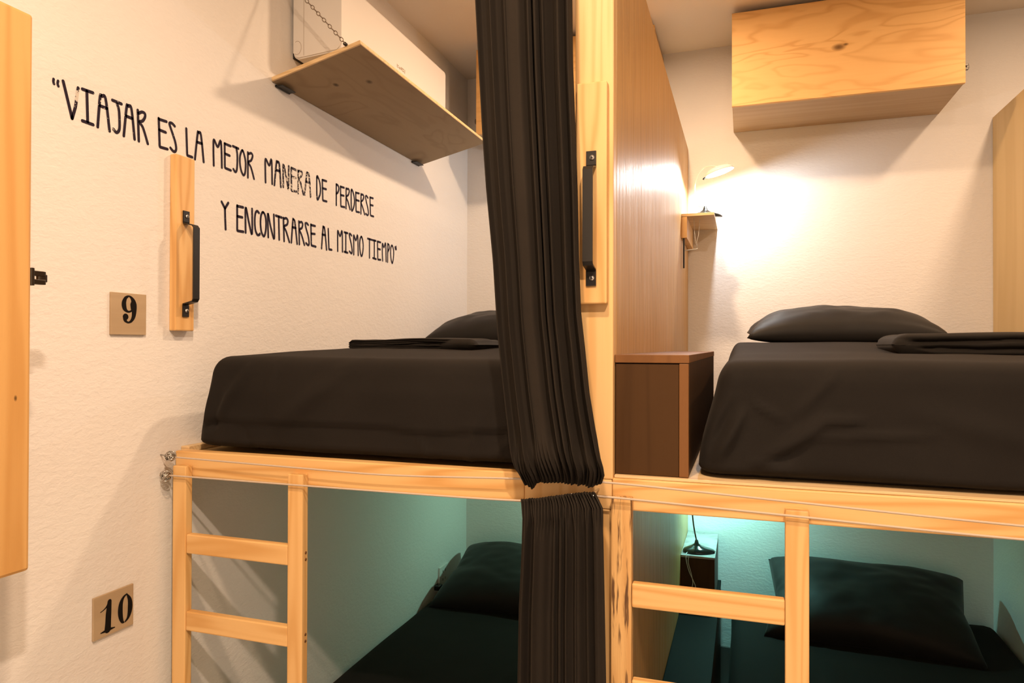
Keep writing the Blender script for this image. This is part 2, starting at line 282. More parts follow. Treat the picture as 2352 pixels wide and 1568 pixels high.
def figured(name, axis, light, dark, scale=3.2, ring=11, rough=.55, contrast=.5, knots=(), loc=(0,0,0), stretch=.3, spec=.35, distort=.6):
    m, nt, b = newmat(name)
    s = [1.0]*3; s['xyz'.index(axis)] = stretch
    v = mapping(nt, tuple(s), loc)
    n = noise_tex(nt, v, scale, 2.5, .5, distort)
    sn = math_node(nt, 'ADD', math_node(nt, 'MULTIPLY', math_node(nt, 'SINE', math_node(nt, 'MULTIPLY', n, ring*2*PI)), .5), .5)
    sn = math_node(nt, 'POWER', sn, 4)
    msk = noise_tex(nt, mapping(nt, tuple(s), (loc[0]+5, loc[1], loc[2])), 5, 2)
    s2 = [45.0]*3; s2['xyz'.index(axis)] = 2.0
    fib = noise_tex(nt, mapping(nt, tuple(s2), loc), 2.5, 3, .6)
    mid = tuple(a*.6 + c*.4 for a, c in zip(light, dark))
    c = mix(nt, math_node(nt, 'MULTIPLY', fib, .55), light, mid)
    c = mix(nt, math_node(nt, 'MULTIPLY', math_node(nt, 'MULTIPLY', sn, msk), contrast*2), c, dark)
    c = mix(nt, math_node(nt, 'MULTIPLY', noise_tex(nt, v, 1.6, 2), .35), c, mid)
    for (kx, ky, kz, r) in knots:
        tc = nd(nt, 'ShaderNodeTexCoord'); vm = nd(nt, 'ShaderNodeVectorMath', operation='DISTANCE')
        mp = nd(nt, 'ShaderNodeMapping'); sc = [1.0]*3; sc['xyz'.index(axis)] = .55
        mp.inputs['Scale'].default_value = sc; nt.links.new(tc.outputs['Object'], mp.inputs[0])
        nt.links.new(mp.outputs[0], vm.inputs[0]); vm.inputs[1].default_value = (kx*sc[0], ky*sc[1], kz*sc[2])
        f = ramp(nt, math_node(nt, 'DIVIDE', vm.outputs['Value'], r), [(0, (1,1,1)), (.4, (.8,.8,.8)), (1, (0,0,0))])
        c = mix(nt, f, c, tuple(x*.3 for x in dark))
    nt.links.new(c, b.inputs['Base Color']); b.inputs['Roughness'].default_value = rough; b.inputs['Specular IOR Level'].default_value = spec
    bump(nt, b, fib, .1, .002)
    return m
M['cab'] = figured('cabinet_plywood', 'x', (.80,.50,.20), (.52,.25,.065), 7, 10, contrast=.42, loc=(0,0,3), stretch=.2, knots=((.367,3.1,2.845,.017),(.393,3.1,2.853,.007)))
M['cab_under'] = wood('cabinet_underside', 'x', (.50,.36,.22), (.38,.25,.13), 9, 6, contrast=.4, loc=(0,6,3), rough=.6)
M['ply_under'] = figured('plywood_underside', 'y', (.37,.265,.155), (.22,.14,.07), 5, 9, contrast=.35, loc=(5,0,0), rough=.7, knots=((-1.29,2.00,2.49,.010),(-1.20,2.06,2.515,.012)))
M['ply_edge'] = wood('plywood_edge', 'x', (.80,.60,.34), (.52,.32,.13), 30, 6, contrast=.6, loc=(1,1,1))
M['panel'] = wood('plywood_varnished', 'z', (.64,.39,.15), (.41,.225,.075), 15, 6, contrast=.6, loc=(4,4,4), rough=.28, spec=.42, streak=.8)
_nt = M['panel'].node_tree; _b = _nt.nodes['Principled BSDF']
_f = noise_tex(_nt, mapping(_nt, (1, 70, 1.3)), 2.2, 4, .65)
_m = nd(_nt, 'ShaderNodeMapRange'); _m.inputs[1].default_value = .3; _m.inputs[2].default_value = .7; _m.inputs[3].default_value = .25; _m.inputs[4].default_value = .58
_nt.links.new(_f, _m.inputs[0]); _nt.links.new(_m.outputs[0], _b.inputs['Roughness']); bump(_nt, _b, _f, .35, .003)
M['panel_right'] = wood('plywood_partition', 'z', (.60,.41,.18), (.45,.28,.10), 8, 4, contrast=.4, loc=(9,4,4), rough=.5)
M['brown'] = wood('dark_stained_veneer', 'z', (.070,.034,.012), (.045,.021,.007), 14, 4, contrast=.5, rough=.5, spec=.15, loc=(2,2,0))
M['lid'] = plain('dark_matte_laminate', (.013,.011,.0095), .65, 0, .08)
M['brown_trim'] = wood('dark_stained_trim', 'z', (.20,.09,.030), (.13,.055,.017), 14, 4, contrast=.5, rough=.5, spec=.25, loc=(2,7,0))
M['plate'] = wood('plywood_sign', 'y', (.47,.355,.225), (.37,.265,.155), 14, 4, contrast=.5, rough=.7, loc=(8,3,3))
M['sheet'] = cloth('black_bed_sheet', (.0165,.0145,.0128), rough=.8, sheen=.03, spec=.06)
M['curtain'] = cloth('dark_brown_curtain', (.026,.0215,.0175), rough=.9, sheen=.02, spec=.05)
M['pillow'] = cloth('black_pillow_case', (.017,.016,.015), rough=.55, sheen=.05, bstr=.05, spec=.18)
M['blanket'] = cloth('charcoal_blanket', (.019,.017,.015), rough=.75, sheen=.05, spec=.08)
M['black_metal'] = plain('black_painted_steel', (.016,.014,.012), .42, .0, .4)
M['steel'] = plain('zinc_steel', (.55,.53,.50), .32, 1.0)
M['chain'] = plain('dull_chain_steel', (.30,.25,.20), .45, 1.0)
M['dark_steel'] = plain('dark_latch_steel', (.12,.11,.10), .3, 1.0)
M['screw'] = plain('screw_steel', (.75,.73,.70), .3, .9)
M['rope'] = plain('cream_cord', (.56,.46,.36), .9)
M['ink'] = None
M['black_paint'] = plain('black_stencil_paint', (.009,.007,.006), .75, 0, .1)
M['ac'] = plain('white_appliance_plastic', (.80,.78,.75), .4)
M['ac_gray'] = plain('grey_appliance_print', (.38,.30,.22), .5)
M['gap'] = plain('dark_gap_shade', (.03,.026,.022), .8)  # near-black tone, shade of narrow gaps put into the colour
M['lamp_black'] = plain('glossy_black_plastic', (.012,.014,.013), .12, 0, .6)
M['white_plastic'] = plain('white_plastic', (.78,.78,.76), .35)
M['clear'] = plain('pale_cable_plastic', (.62,.64,.62), .25)
M['led_white'] = emis('led_white', (.93, .97, 1.0), 60)
M['led_teal'] = emis('led_teal', (.58, 1.0, .84), 25)
M['base_dark'] = plain('dark_skirting_tile', (.10,.085,.075), .4)

# hand-painted lettering ink with worn flecks
m, nt, b = newmat('navy_lettering_ink'); v = mapping(nt, (1,1,1))
n = noise_tex(nt, v, 150, 3, .6)
def near(p, rad):
    tc = nd(nt, 'ShaderNodeTexCoord'); vm = nd(nt, 'ShaderNodeVectorMath', operation='DISTANCE'); vm.inputs[1].default_value = p
    nt.links.new(tc.outputs['Object'], vm.inputs[0])
    return ramp(nt, math_node(nt, 'DIVIDE', vm.outputs['Value'], rad), [(0, (1,1,1)), (.45, (.8,.8,.8)), (1, (0,0,0))])
near_all = math_node(nt, 'ADD', math_node(nt, 'ADD', math_node(nt, 'MULTIPLY', near((XL, 1.99, 2.155), .15), .20), math_node(nt, 'MULTIPLY', near((XL, 1.166, 2.182), .022), .34)), math_node(nt, 'MULTIPLY', near((XL, 1.25, 2.185), .09), .07))
f = ramp(nt, math_node(nt, 'ADD', n, near_all), [(.70,(0,0,0)),(.73,(1,1,1))])
c = mix(nt, f, (.017,.010,.024), (.62,.58,.52)); nt.links.new(c, b.inputs['Base Color']); b.inputs['Roughness'].default_value = .6; b.inputs['Specular IOR Level'].default_value = .15
M['ink'] = m
# weathered ladder post
m, nt, b = newmat('weathered_pine'); v = mapping(nt, (1,1,.07), (3,3,3))
n = noise_tex(nt, v, 16, 2, .5, .2)
sn = math_node(nt, 'ADD', math_node(nt, 'MULTIPLY', math_node(nt, 'SINE', math_node(nt, 'MULTIPLY', n, 38)), .5), .5)
c = mix(nt, math_node(nt, 'MULTIPLY', sn, .5), (.74,.46,.185), (.50,.25,.075))
n2 = noise_tex(nt, mapping(nt, (75,75,5.5), (1,2,3)), 1.6, 3, .6)
f = ramp(nt, n2, [(.53,(0,0,0)),(.63,(1,1,1))]); c = mix(nt, f, c, (.13,.06,.022))
nt.links.new(c, b.inputs['Base Color']); b.inputs['Roughness'].default_value = .75
bump(nt, b, n2, .5, .004); M['weathered'] = m

# ------------------------------------------------------------------ setting
def struct(name, x0, x1, y0, y1, z0, z1, mat):
    o = box(name, x0, x1, y0, y1, z0, z1, mat, bev=0); o['kind'] = 'structure'; return o
wl = struct('wall_left', XL-.12, XL, -1.7, YB, 0, ZC, M['wall'])
wb = struct('wall_back', XL-.12, 2.5, YB, YB+.12, 0, ZC, M['wall'])
struct('wall_right', 2.5, 2.62, -1.7, YB+.12, 0, ZC, M['wall'])
struct('wall_front', XL-.12, 2.62, -1.82, -1.7, 0, ZC, M['wall'])
struct('floor', XL-.12, 2.62, -1.82, YB+.12, -.1, 0, M['floor'])
struct('ceiling', XL-.12, 2.62, -1.82, YB+.12, ZC, ZC+.1, M['ceil'])
bb = struct('baseboard_back', XL, 2.5, YB-.012, YB, 0, .185, M['wall'])
bb.data.materials.clear(); bb.data.materials.append(M['base_dark'])
# low plaster partition under the right-hand plywood panel
struct('wall_partition', XP, XP+.08, YF+.02, YB, 0, 1.28, M['wall'])

# quote lettered on the left wall
for name, data, lab in (('quote_upper_line', LINE1, 'navy hand-lettered upper line of the wall quote'), ('quote_lower_line', LINE2, 'navy hand-lettered lower line of the wall quote')):
    bm = bmesh.new()
    for w, st in data:
        curved = len(st) > 4 or (len(st) > 2 and abs(st[0][0]-st[-1][0]) < .003)
        pts = smooth_path(st, 6) if curved else (sharp_path(st, .08) if len(st) > 2 else smooth_path(st))
        if len(st) == 3 and abs(st[0][0]-st[-1][0]) < .004 and abs(st[0][1]-st[-1][1]) < .02: w = 4.6
        add_stroke(bm, pts, w*1.3/1000, 'yz', XL, .0008)
    o = obj(name, bm, M['ink'], wl); o['label'] = lab

# ------------------------------------------------------------------ bunk frame
bed = thing('bunk_frame', 'pine bunk bed frame with long front rail and tall middle post', 'bed frame', (XD, YF, 0))
def at(o, parent):
    """keep world-space mesh coordinates under a moved parent"""
    o.parent = parent; o.matrix_parent_inverse = Matrix.Translation(parent.location).inverted(); return o
def wbox(name, x0, x1, y0, y1, z0, z1, mat, parent, bev=.002): return at(box(name, x0, x1, y0, y1, z0, z1, mat, None, bev), parent)
def wobj(name, bm, mat, parent, smooth=False): return at(obj(name, bm, mat, None, smooth), parent)
RZ0, RZ1 = 1.281, 1.346
o = wbox('front_rail', XL+.018, -.452, YF, YF+.035, RZ0, RZ1, M['pine_x'], bed, .003)
o = wbox('front_rail', -.2605, XP-.002, YF, YF+.035, RZ0, RZ1, M['pine_x'], bed, .003)
o = wbox('joint_block', -.4515, -.261, YF-.001, YF+.035, RZ0, RZ1-.004, M['pine_post'], bed, .002)
post = wbox('post', -.341, XD, YF, YF+.04, 1.3425, ZC-.002, M['pine_post'], bed, .003)
wbox('post', -.341, XD, YF, YF+.04, .001, 1.2805, M['pine_z'], bed, .003)
wbox('platform', XL+.004, XD-.027, YF+.036, YB-.003, 1.312, 1.338, M['panel_right'], bed, .001)
wbox('platform', XD+.002, XP-.003, YF+.0055, YB-.003, 1.3465, 1.352, M['ply_edge'], bed, .0008)
wbox('cross_slat', XD+.004, XP-.003, YF+.04, YF+.075, 1.285, 1.3455, M['pine_z'], bed, .002)
wbox('cross_slat', XD+.004, XP-.003, YB-.06, YB-.005, 1.285, 1.3455, M['pine_z'], bed, .002)
wbox('wall_batten', XL+.001, XL+.028, YF+.037, YB-.01, 1.3385, 1.3525, M['ply_edge'], bed, .001)
bm = bmesh.new()
for st in EIGHT:
    q = smooth_path(st, 7); add_stroke(bm, [(p[0], p[1]) for p in q], [max(p[2], .8)/1000 for p in q], 'xz', YF, .0006)
o = wobj('numeral', bm, M['black_paint'], bed); o.parent = post; o.matrix_parent_inverse = Matrix.Translation(bed.location).inverted(); o['label'] = 'black stencilled numeral 8'
post['label'] = 'upper pine post with a stencilled 8'

# divider panel between the two bunks
dv = box('divider_panel', XD-.026, XD, YF+.041, YB-.002, .001, 2.588, M['panel'], bev=.002)
tag(dv, 'varnished plywood divider standing behind the middle post between the two bunks', 'panel')
rp = box('partition_panel', XP, XP+.025, YF-.01, YB-.002, 1.281, 2.612, M['panel_right'], bev=.002)
tag(rp, 'plain plywood partition at the right edge beside the right upper bed', 'panel')

# ------------------------------------------------------------------ soft box helper for mattresses
def soft_box(name, x0, x1, y0, y1, z0, z1, r, disp, step=.009, mat=None, taper=0.0):
    nx, ny, nz = (max(4, int(round((b-a)/step))) for a, b in ((x0,x1),(y0,y1),(z0,z1)))
    ny = max(4, int(ny*.5))
    bm = bmesh.new(); V = {}
    def vert(i, j, k):
        key = (i, j, k)
        if key not in V:
            p = Vector((x0+(x1-x0)*i/nx, y0+(y1-y0)*j/ny, z0+(z1-z0)*k/nz))
            lo = Vector((x0+r, y0+r, z0+r*.35)); hi = Vector((x1-r, y1-r, z1-r))
            inn = Vector([min(max(p[a], lo[a]), hi[a]) for a in range(3)]); d = p - inn
            if d.length > 1e-6:
                nrm = d.normalized(); rr = r
                if p.z < inn.z: d2 = Vector((d.x, d.y, d.z/.35)); n2 = d2.normalized(); q = inn + Vector((n2.x*r, n2.y*r, n2.z*r*.35)); nrm = n2
                else: q = inn + nrm*r
            else: q = p; nrm = Vector((0,0,1))
            q = q + nrm*disp(q, nrm)
            if taper:
                t = sm((q.z - z0)/(z1-z0)); q.x += taper*t*max(0, 1-(q.x-x0)/.12)
            V[key] = bm.verts.new(q)
        return V[key]
    for k in (0, nz):
        for i in range(nx):
            for j in range(ny): bm.faces.new((vert(i,j,k), vert(i+1,j,k), vert(i+1,j+1,k), vert(i,j+1,k)))
    for j in (0, ny):
        for i in range(nx):
            for k in range(nz): bm.faces.new((vert(i,j,k), vert(i+1,j,k), vert(i+1,j,k+1), vert(i,j,k+1)))
    for i in (0, nx):
        for j in range(ny):
            for k in range(nz): bm.faces.new((vert(i,j,k), vert(i,j+1,k), vert(i,j+1,k+1), vert(i,j,k+1)))
    return obj(name, bm, mat, None, True)

def ridge(x, z, a, b, w, amp):
    w *= .8; amp *= 1.9
    """crease ridge along a-b in the (x,z) plane"""
    ax, az = a; bx, bz = b; dx, dz = bx-ax, bz-az; l2 = dx*dx+dz*dz
    t = ((x-ax)*dx + (z-az)*dz)/l2; tc = max(0, min(1, t))
    d = math.hypot(x-ax-dx*tc, z-az-dz*tc)
    return amp*math.exp(-(d/w)**2)*(math.sin(PI*min(1, max(0, .12+.76*tc))))
def fold_noise(p, s=1.0, seed=0):
    q = Vector((p.x*2.1*s + seed, p.y*1.2*s, p.z*3.1*s)); a = noise.noise(q)
    q2 = Vector((p.x*6*s + p.z*4*s + seed, p.y*4*s, p.z*5*s - p.x*2*s)); return a*.006 + noise.noise(q2)*.0025

HEM = [(-1.3264,1.4306),(-1.216,1.4178),(-1.033,1.4226),(-.9397,1.4219),(-.8098,1.4219),(-.7027,1.411),(-.5989,1.4194),(-.5023,1.4265),(-.3,1.425)]
def d_left(p, n):
    v = fold_noise(p, 1, 3)
    if n.y < -.3:
        x, z = p.x, p.z
        hz = interp(HEM, max(-1.3264, x)); v += .009*sm((z-hz)/.010)*sm((1.56-z)/.06)*sm((x+1.345)/.10)
        v += ridge(x, z, (-1.30,1.42), (-1.20,1.56), .018, .007) + ridge(x, z, (-1.34,1.40), (-1.33,1.52), .02, .006)
        v -= ridge(x, z, (-1.35,1.405), (-1.29,1.425), .012, .008)
        v += ridge(x, z, (-1.13,1.45), (-1.125,1.58), .012, .004) + ridge(x, z, (-1.10,1.43), (-.88,1.58), .03, .006)
        v += ridge(x, z, (-.60,1.355), (-.57,1.46), .012, .004) + ridge(x, z, (-.70,1.36), (-.72,1.41), .01, .003) + ridge(x, z, (-.54,1.37), (-.48,1.42), .012, .004)
        v -= ridge(x, z, (-1.19,1.36), (-1.22,1.41), .01, .003)
    v += n.z*max(0, n.z)*(-.010*(1-sm((p.y-1.47)/.35)) + .024*sm((p.y-1.6)/1.2)) if n.z > 0 else 0
    return v
mt = soft_box('mattress', -1.384, -.295, 1.470, 3.462, 1.3525, 1.602, .055, d_left, mat=M['sheet'], taper=.055)
tag(mt, 'mattress in a black fitted sheet on the left upper bunk under the wall quote', 'mattress')
def d_right(p, n):
    v = fold_noise(p, 1, 11)
    if n.y < -.3:
        x, z = p.x, p.z
        v += ridge(x, z, (.0518,1.4005), (.1492,1.4765), .016, .009) + ridge(x, z, (.1492,1.4765), (.2133,1.4788), .010, .006)
        v += ridge(x, z, (-.052,1.395), (-.0106,1.4864), .012, .010) + ridge(x, z, (.13,1.444), (.336,1.457), .009, .004)
        v += ridge(x, z, (.0176,1.5083), (.0744,1.4755), .009, .004) + ridge(x, z, (.10,1.49), (.17,1.57), .012, .004)
        v -= ridge(x, z, (.02,1.37), (.10,1.42), .014, .006); v += ridge(x, z, (.02,1.39), (.09,1.375), .010, .005)
        v -= ridge(x, z, (-.07,1.42), (-.04,1.50), .012, .007)
        v += ridge(x, z, (.30,1.50), (.52,1.44), .03, .004) - .006*sm((1.375+.012*math.sin(9*x)-z)/.02)
    v += n.z*max(0, n.z)*(-.012*(1-sm((p.y-1.47)/.35)) + .034*sm((p.y-1.9)/.9)) if n.z > 0 else 0
    return v
mt = soft_box('mattress', -.092, 1.008, 1.468, 3.462, 1.3535, 1.604, .055, d_right, mat=M['sheet'], taper=.045)
tag(mt, 'mattress in a creased black fitted sheet on the right upper bunk beside the dark box', 'mattress')
def d_low(p, n):
    v = fold_noise(p, 1, 21)
    if n.z > .5: v += ridge(p.x, p.y, (.27,1.6), (.30,3.0), .01, .004) + ridge(p.x, p.y, (.08,1.6), (.10,3.0), .012, .004) + ridge(p.x, p.y, (-.95,1.7), (-.62,3.2), .012, .004)
    return v
mt = soft_box('mattress', XL+.006, -.42, 1.56, 3.46, .201, .425, .05, d_low, step=.025, mat=M['sheet'])
tag(mt, 'dark mattress low in the left lower bunk below the outlet', 'mattress')
ml = soft_box('mattress', -.052, 1.008, 1.56, 3.46, .201, .445, .05, d_low, step=.025, mat=M['sheet'])
tag(ml, 'dark mattress low in the right lower bunk behind the right ladder', 'mattress')
for x0, x1, lab in ((XL+.01, -.43, 'low pine base under the left lower mattress'), (-.045, 1.004, 'low pine base under the right lower mattress')):
    t = thing('bed_base', lab, 'bed base', ((x0+x1)/2, 2.5, 0))
    wbox('slat_deck', x0, x1, 1.57, 3.46, .157, .192, M['pine_x'], t)
    for xx in (x0+.03, x1-.10):
        for yy in (1.6, 3.36): wbox('leg', xx, xx+.07, yy, yy+.07, .001, .1565, M['pine_z'], t)

# ------------------------------------------------------------------ pillows
def pillow(name, loc, a, b, h, rz, tilt, label, seed=0, lean=0.0, sharp=.42):
    nu, nv = 60, 40; vs = []; fs = []
    def P(u, v, top):
        cx = u*a*(1 - .07*(1-abs(v))**1.0*abs(u)**3 + .03*abs(u*v)); cy = v*b*(1 - .08*(1-abs(u))*abs(v)**3 + .03*abs(u*v))
        e = (max(0, 1-abs(u)**2.6)*max(0, 1-abs(v)**2.4))**sharp
        w = noise.noise(Vector((u*2.2+seed, v*2.2, seed)))*.10 + noise.noise(Vector((u*5+seed, v*6, seed*2)))*.045
        rad = math.atan2(v, u+1.2); w += .03*math.sin(rad*9+seed)*abs(u)**2
        z = h*e*((1+w) if top else -.30*(1+.2*w))
        if lean: z += lean*(v*.5+.5)**1.3*b
        return (cx, cy, z)
    for top in (1, 0):
        for j in range(nv+1):
            for i in range(nu+1): vs.append(P(-1+2*i/nu, -1+2*j/nv, top))
    N = (nu+1)*(nv+1)
    for j in range(nv):
        for i in range(nu):
            q = j*(nu+1)+i; fs.append((q, q+1, q+nu+2, q+nu+1)); fs.append((N+q, N+q+nu+1, N+q+nu+2, N+q+1))
    me = bpy.data.meshes.new(name); me.from_pydata(vs, [], fs); me.update()
    o = link(name, me, M['pillow'], None, True)
    bm = bmesh.new(); bm.from_mesh(me); bmesh.ops.remove_doubles(bm, verts=bm.verts[:], dist=.0004); bm.to_mesh(me); bm.free()
    for p in me.polygons: p.use_smooth = True
    o.location = loc; o.rotation_euler = (tilt, 0, rz)
    return tag(o, label, 'pillow')
pillow('pillow', (.345, 2.98, 1.668), .325, .24, .112, .0, .06, 'plump black pillow on the right upper bed behind the folded blanket', 1.3)
pillow('pillow', (-1.045, 3.08, 1.661), .325, .24, .128, .0, .10, 'black pillow on the left upper bed partly behind the hanging curtain', 4.1)
pillow('pillow', (-1.03, 3.15, .497), .33, .25, .125, .0, .27, 'dark pillow at the head of the left lower bunk behind the curtain', 7.7)
pillow('pillow', (.478, 3.20, .540), .375, .235, .13, -.07, .40, 'large dark pillow propped against the back wall in the right lower bunk', 9.2)

# ------------------------------------------------------------------ folded blankets: layered slab, each layer sags a little
def blanket(name, loc, rz, L, W, H, layers, fold_end, fold_len, groove, label, seed):
    """a stack of folded layers: the long front and back faces show the layer edges, one end is a smooth rounded fold"""
    nx = 110; s = fold_end; loops = []; bm = bmesh.new()
    for i in range(nx+1):
        u = -1 + 2*i/nx; x = u*L/2
        e = (x*s + L/2)/L                      # 0 at the open end, 1 at the folded end
        wander = .05*noise.noise(Vector((x*9, seed, 1))) + .03*noise.noise(Vector((x*23, seed, 7)))
        pts = []
        def layer_face(sign, k0):
            out = []; n = layers*9
            for k in range(n+1):
                t = k/n; ph = (t + wander*math.sin(PI*t))*layers
                fold = sm((e - (1-fold_len) + (.5-t)*.10*(1 if sign < 0 else -1))/.05)
                jit = .010*noise.noise(Vector((x*6, math.floor(ph)*3.7, seed)))
                bul = abs(math.sin(PI*ph))**.6
                y = W/2 - groove*(1-bul)*(1-fold) + (jit*(1-fold) - .004*fold*(2*t-1)**2*4)
                out.append((sign*y, t*H))
            return out
        pts += layer_face(-1, 0)
        for k in range(1, 12): 
            t = k/12; pts.append((-W/2 + W*t, H + .003*noise.noise(Vector((x*7, t*3, seed))) + .002*math.sin(PI*t)))
        pts += layer_face(1, 0)[::-1]
        for k in range(1, 6): pts.append((W/2 - W*k/6, 0))
        # end shaping: rounded at the fold, soft taper at the open end
        q = max(0, e-(1-.06))/.06; sq = math.sqrt(max(0, 1-q*q)); o = max(0, .035-e)/.035
        kz = (.06 + .94*sq)*(1-.55*o); ky = (.82+.18*sq)*(1-.05*o)
        sag = .0025*math.sin(u*4+seed)
        loops.append([bm.verts.new((x, p[0]*ky, H/2 + (p[1]-H/2)*kz*(1 - .10*(1-e)) - H*.05*(1-e) + (sag if p[1] > H*.5 else 0))) for p in pts])
    n = len(loops[0])
    for A, B in zip(loops, loops[1:]):
        for k in range(n): bm.faces.new((A[k], A[(k+1) % n], B[(k+1) % n], B[k]))
    bm.faces.new(loops[0][::-1]); bm.faces.new(loops[-1])
    o = obj(name, bm, M['blanket'], None, True); o.location = loc; o.rotation_euler = (0, 0, rz)
    return tag(o, label, 'blanket')
blanket('folded_blanket', (-1.045, 2.19, 1.606), -.04, .475, .25, .040, 6, 1, .27, .006, 'neatly folded dark blanket lying flat on the left upper bed', 1.0)
blanket('folded_blanket', (.72, 2.16, 1.598), -.03, .70, .34, .060, 3, -1, .10, .017, 'thick folded dark blanket on the right upper bed before the pillow', 2.0)

# ------------------------------------------------------------------ curtains
def pleat(s, seed):
    """uneven pleats: list of centres -> wave"""
    a = 2*PI*(7.2*s + .55*math.sin(2*PI*s*1.15+seed) + .28*math.sin(2*PI*s*2.7+seed*2))
    return a
UHEM = [(0,1.3305),(.10,1.3215),(.20,1.3365),(.45,1.3392),(.75,1.3375),(.9,1.3345),(1,1.344)]
def curtain_upper(s, t):
    zt = 2.985; zb = interp(UHEM, s); z = zt + (zb-zt)*t
    xl, xr = lerp_poly(UCL, z), lerp_poly(UCR, z)
    if z > 2.35: xl = UCL[0][0] - (z-2.3568)*.05; xr = UCR[0][0] - (z-2.3241)*.01
    h = z - zb; g = 1 - sm(h/.10)
    a = pleat(s, .8 + .10*z) ; amp = (.017 + .006*math.sin(s*9+1))*(1-.65*g)
    y = 1.372 + amp*math.cos(a) + .005*math.cos(2.3*a+1)*(1-g) + g*.008*math.cos(2*PI*24*s + 2*math.sin(5*s)) + .026*sm(1-h/.05)*.9
    x = xl + (xr-xl)*s + .006*math.sin(a)*(1-g)*math.sin(PI*min(1, max(0, s)))
    y -= .010*math.exp(-((h-.05)/.04)**2)
    return (x, y, z)
o = grid_mesh('curtain', curtain_upper, 340, 90, M['curtain'])
md = o.modifiers.new('s', 'SOLIDIFY'); md.thickness = .0016; md.offset = 0
tag(o, 'long dark brown curtain bunched up beside the middle post, gathered onto the upper cord', 'curtain')
LHEM = [(0,1.2975),(.25,1.3035),(.6,1.3147),(.85,1.3215),(1,1.3236)]
def curtain_lower(s, t):
    zt = interp(LHEM, s); zb = .30; z = zt + (zb-zt)*(t**1.25)
    xl, xr = lerp_poly(LCL, z), lerp_poly(LCR, z)
    if z < .9185: xl = -.450
    if z < .9479: xr = -.2614
    h = zt - z; g = 1 - sm(h/.09)
    a = pleat(s, 2.2) * 1.05; amp = (.013 + .004*math.sin(s*7))*(1-.8*g)
    y = 1.385 + amp*math.cos(a) + .004*math.cos(2.1*a+2)*(1-g) + g*.006*math.cos(2*PI*27*s + 2*math.sin(4*s)) + .012*sm(1-h/.04)
    x = xl + (xr-xl)*s + .005*math.sin(a)*(1-g)*math.sin(PI*s)
    return (x, y, z)
o = grid_mesh('curtain', curtain_lower, 320, 70, M['curtain'])
md = o.modifiers.new('s', 'SOLIDIFY'); md.thickness = .0016; md.offset = 0
tag(o, 'dark brown curtain hanging below the rail, gathered onto the lower cord', 'curtain')
# track that carries the upper curtain (above the frame)
t = box('curtain_track', -.72, -.30, 1.36, 1.385, 2.985, ZC-.001, M['white_plastic'], bev=.003)
tag(t, 'ceiling track carrying the top of the long curtain', 'curtain track')

# cords with wire ties
def cord(pts, label, knot):
    t = thing('tension_cord', label, 'cord', knot)
    wobj('cord', add_tube(bmesh.new(), smooth_path(pts, 10), .0022, 8), M['rope'], t, True)
    bm = bmesh.new(); random.seed(int(knot[2]*1e4))
    for k in range(13):
        c = Vector(knot) + Vector((random.uniform(-.006,.006), random.uniform(-.004,.004), random.uniform(-.006,.006)))
        ax = Vector((random.uniform(-1,1), random.uniform(-1,1), random.uniform(-1,1))).normalized(); u = ax.orthogonal().normalized(); w = ax.cross(u)
        r = random.uniform(.007, .013)
        add_tube(bm, [c + (u*math.cos(2*PI*i/12) + w*math.sin(2*PI*i/12))*r for i in range(12)], .0012, 6, True)
    add_tube(bm, [(XL+.0005, knot[1]+.004, knot[2]+.003), (knot[0]-.006, knot[1], knot[2]+.002), knot], .0016, 6)
    wobj('wire_tie', bm, M['steel'], t, True)
    return t
cu = cord([(-1.385,1.407,1.336),(-1.374,1.41,1.335),(-.969,1.41,1.3285),(-.759,1.41,1.327),(-.467,1.408,1.338),(-.271,1.404,1.3435),(.1,1.407,1.3285),(.456,1.41,1.314),(XP+.012,1.4285,1.297)], 'upper cream cord stretched along the rail from a twisted wire tie', (-1.388,1.405,1.336))
cl = cord([(-1.402,1.407,1.288),(-1.392,1.408,1.288),(-.9,1.408,1.2885),(-.459,1.407,1.292),(-.36,1.405,1.309),(-.29,1.402,1.315),(.08,1.406,1.303),(.456,1.405,1.292),(XP+.012,1.4285,1.2835)], 'lower cream cord carrying the lower curtain and crossing the ladder posts', (-1.404,1.405,1.287))
bm = bmesh.new()
add_tube(bm, [(-.289,YF-.0015,1.322),(-.290,1.402,1.321),(-.291,1.394,1.317),(-.290,1.394,1.309),(-.288,1.400,1.305)], .0022, 8)
wobj('hook', bm, M['screw'], cl, True)

# ------------------------------------------------------------------ ladders
def ladder(x0, x1, label, left_mat, holes):
    t = thing('ladder', label, 'ladder', ((x0+x1)/2, 1.426, 0))
    w, y0, y1 = .042, 1.415, 1.4385
    for xa, mt_, n in ((x0, left_mat, 0), (x1-w, M['pine_z'], 1)):
        o = wbox('side_post', xa, xa+w, y0, y1, .001, 1.312, mt_, t, .0025)
        if n == 0 and left_mat is M['weathered']: o['label'] = 'rough weathered post with dark cracks'
    for k in range(6):
        zc = 1.115 - .196*k
        wbox('rung', x0+w+.0005, x1-w-.0005, y0+.002, y1-.001, zc-.0245, zc+.0245, M['pine_x'], t, .003)
        bm = bmesh.new()
        if holes:
            for dz in (.008, -.008): add_cyl(bm, (x1-.0006, (y0+y1)/2+.002, zc+dz), (1,0,0), .0035, .003, 12)
            wobj('dowel_plug', bm, M['brown_trim'], t, True)
    return t
ladder(-1.391, -1.000, 'pine ladder against the left wall below the quote', M['pine_z'], True)
ladder(-.2585, .1165, 'pine ladder right of the lower curtain, with a weathered left post', M['weathered'], False)

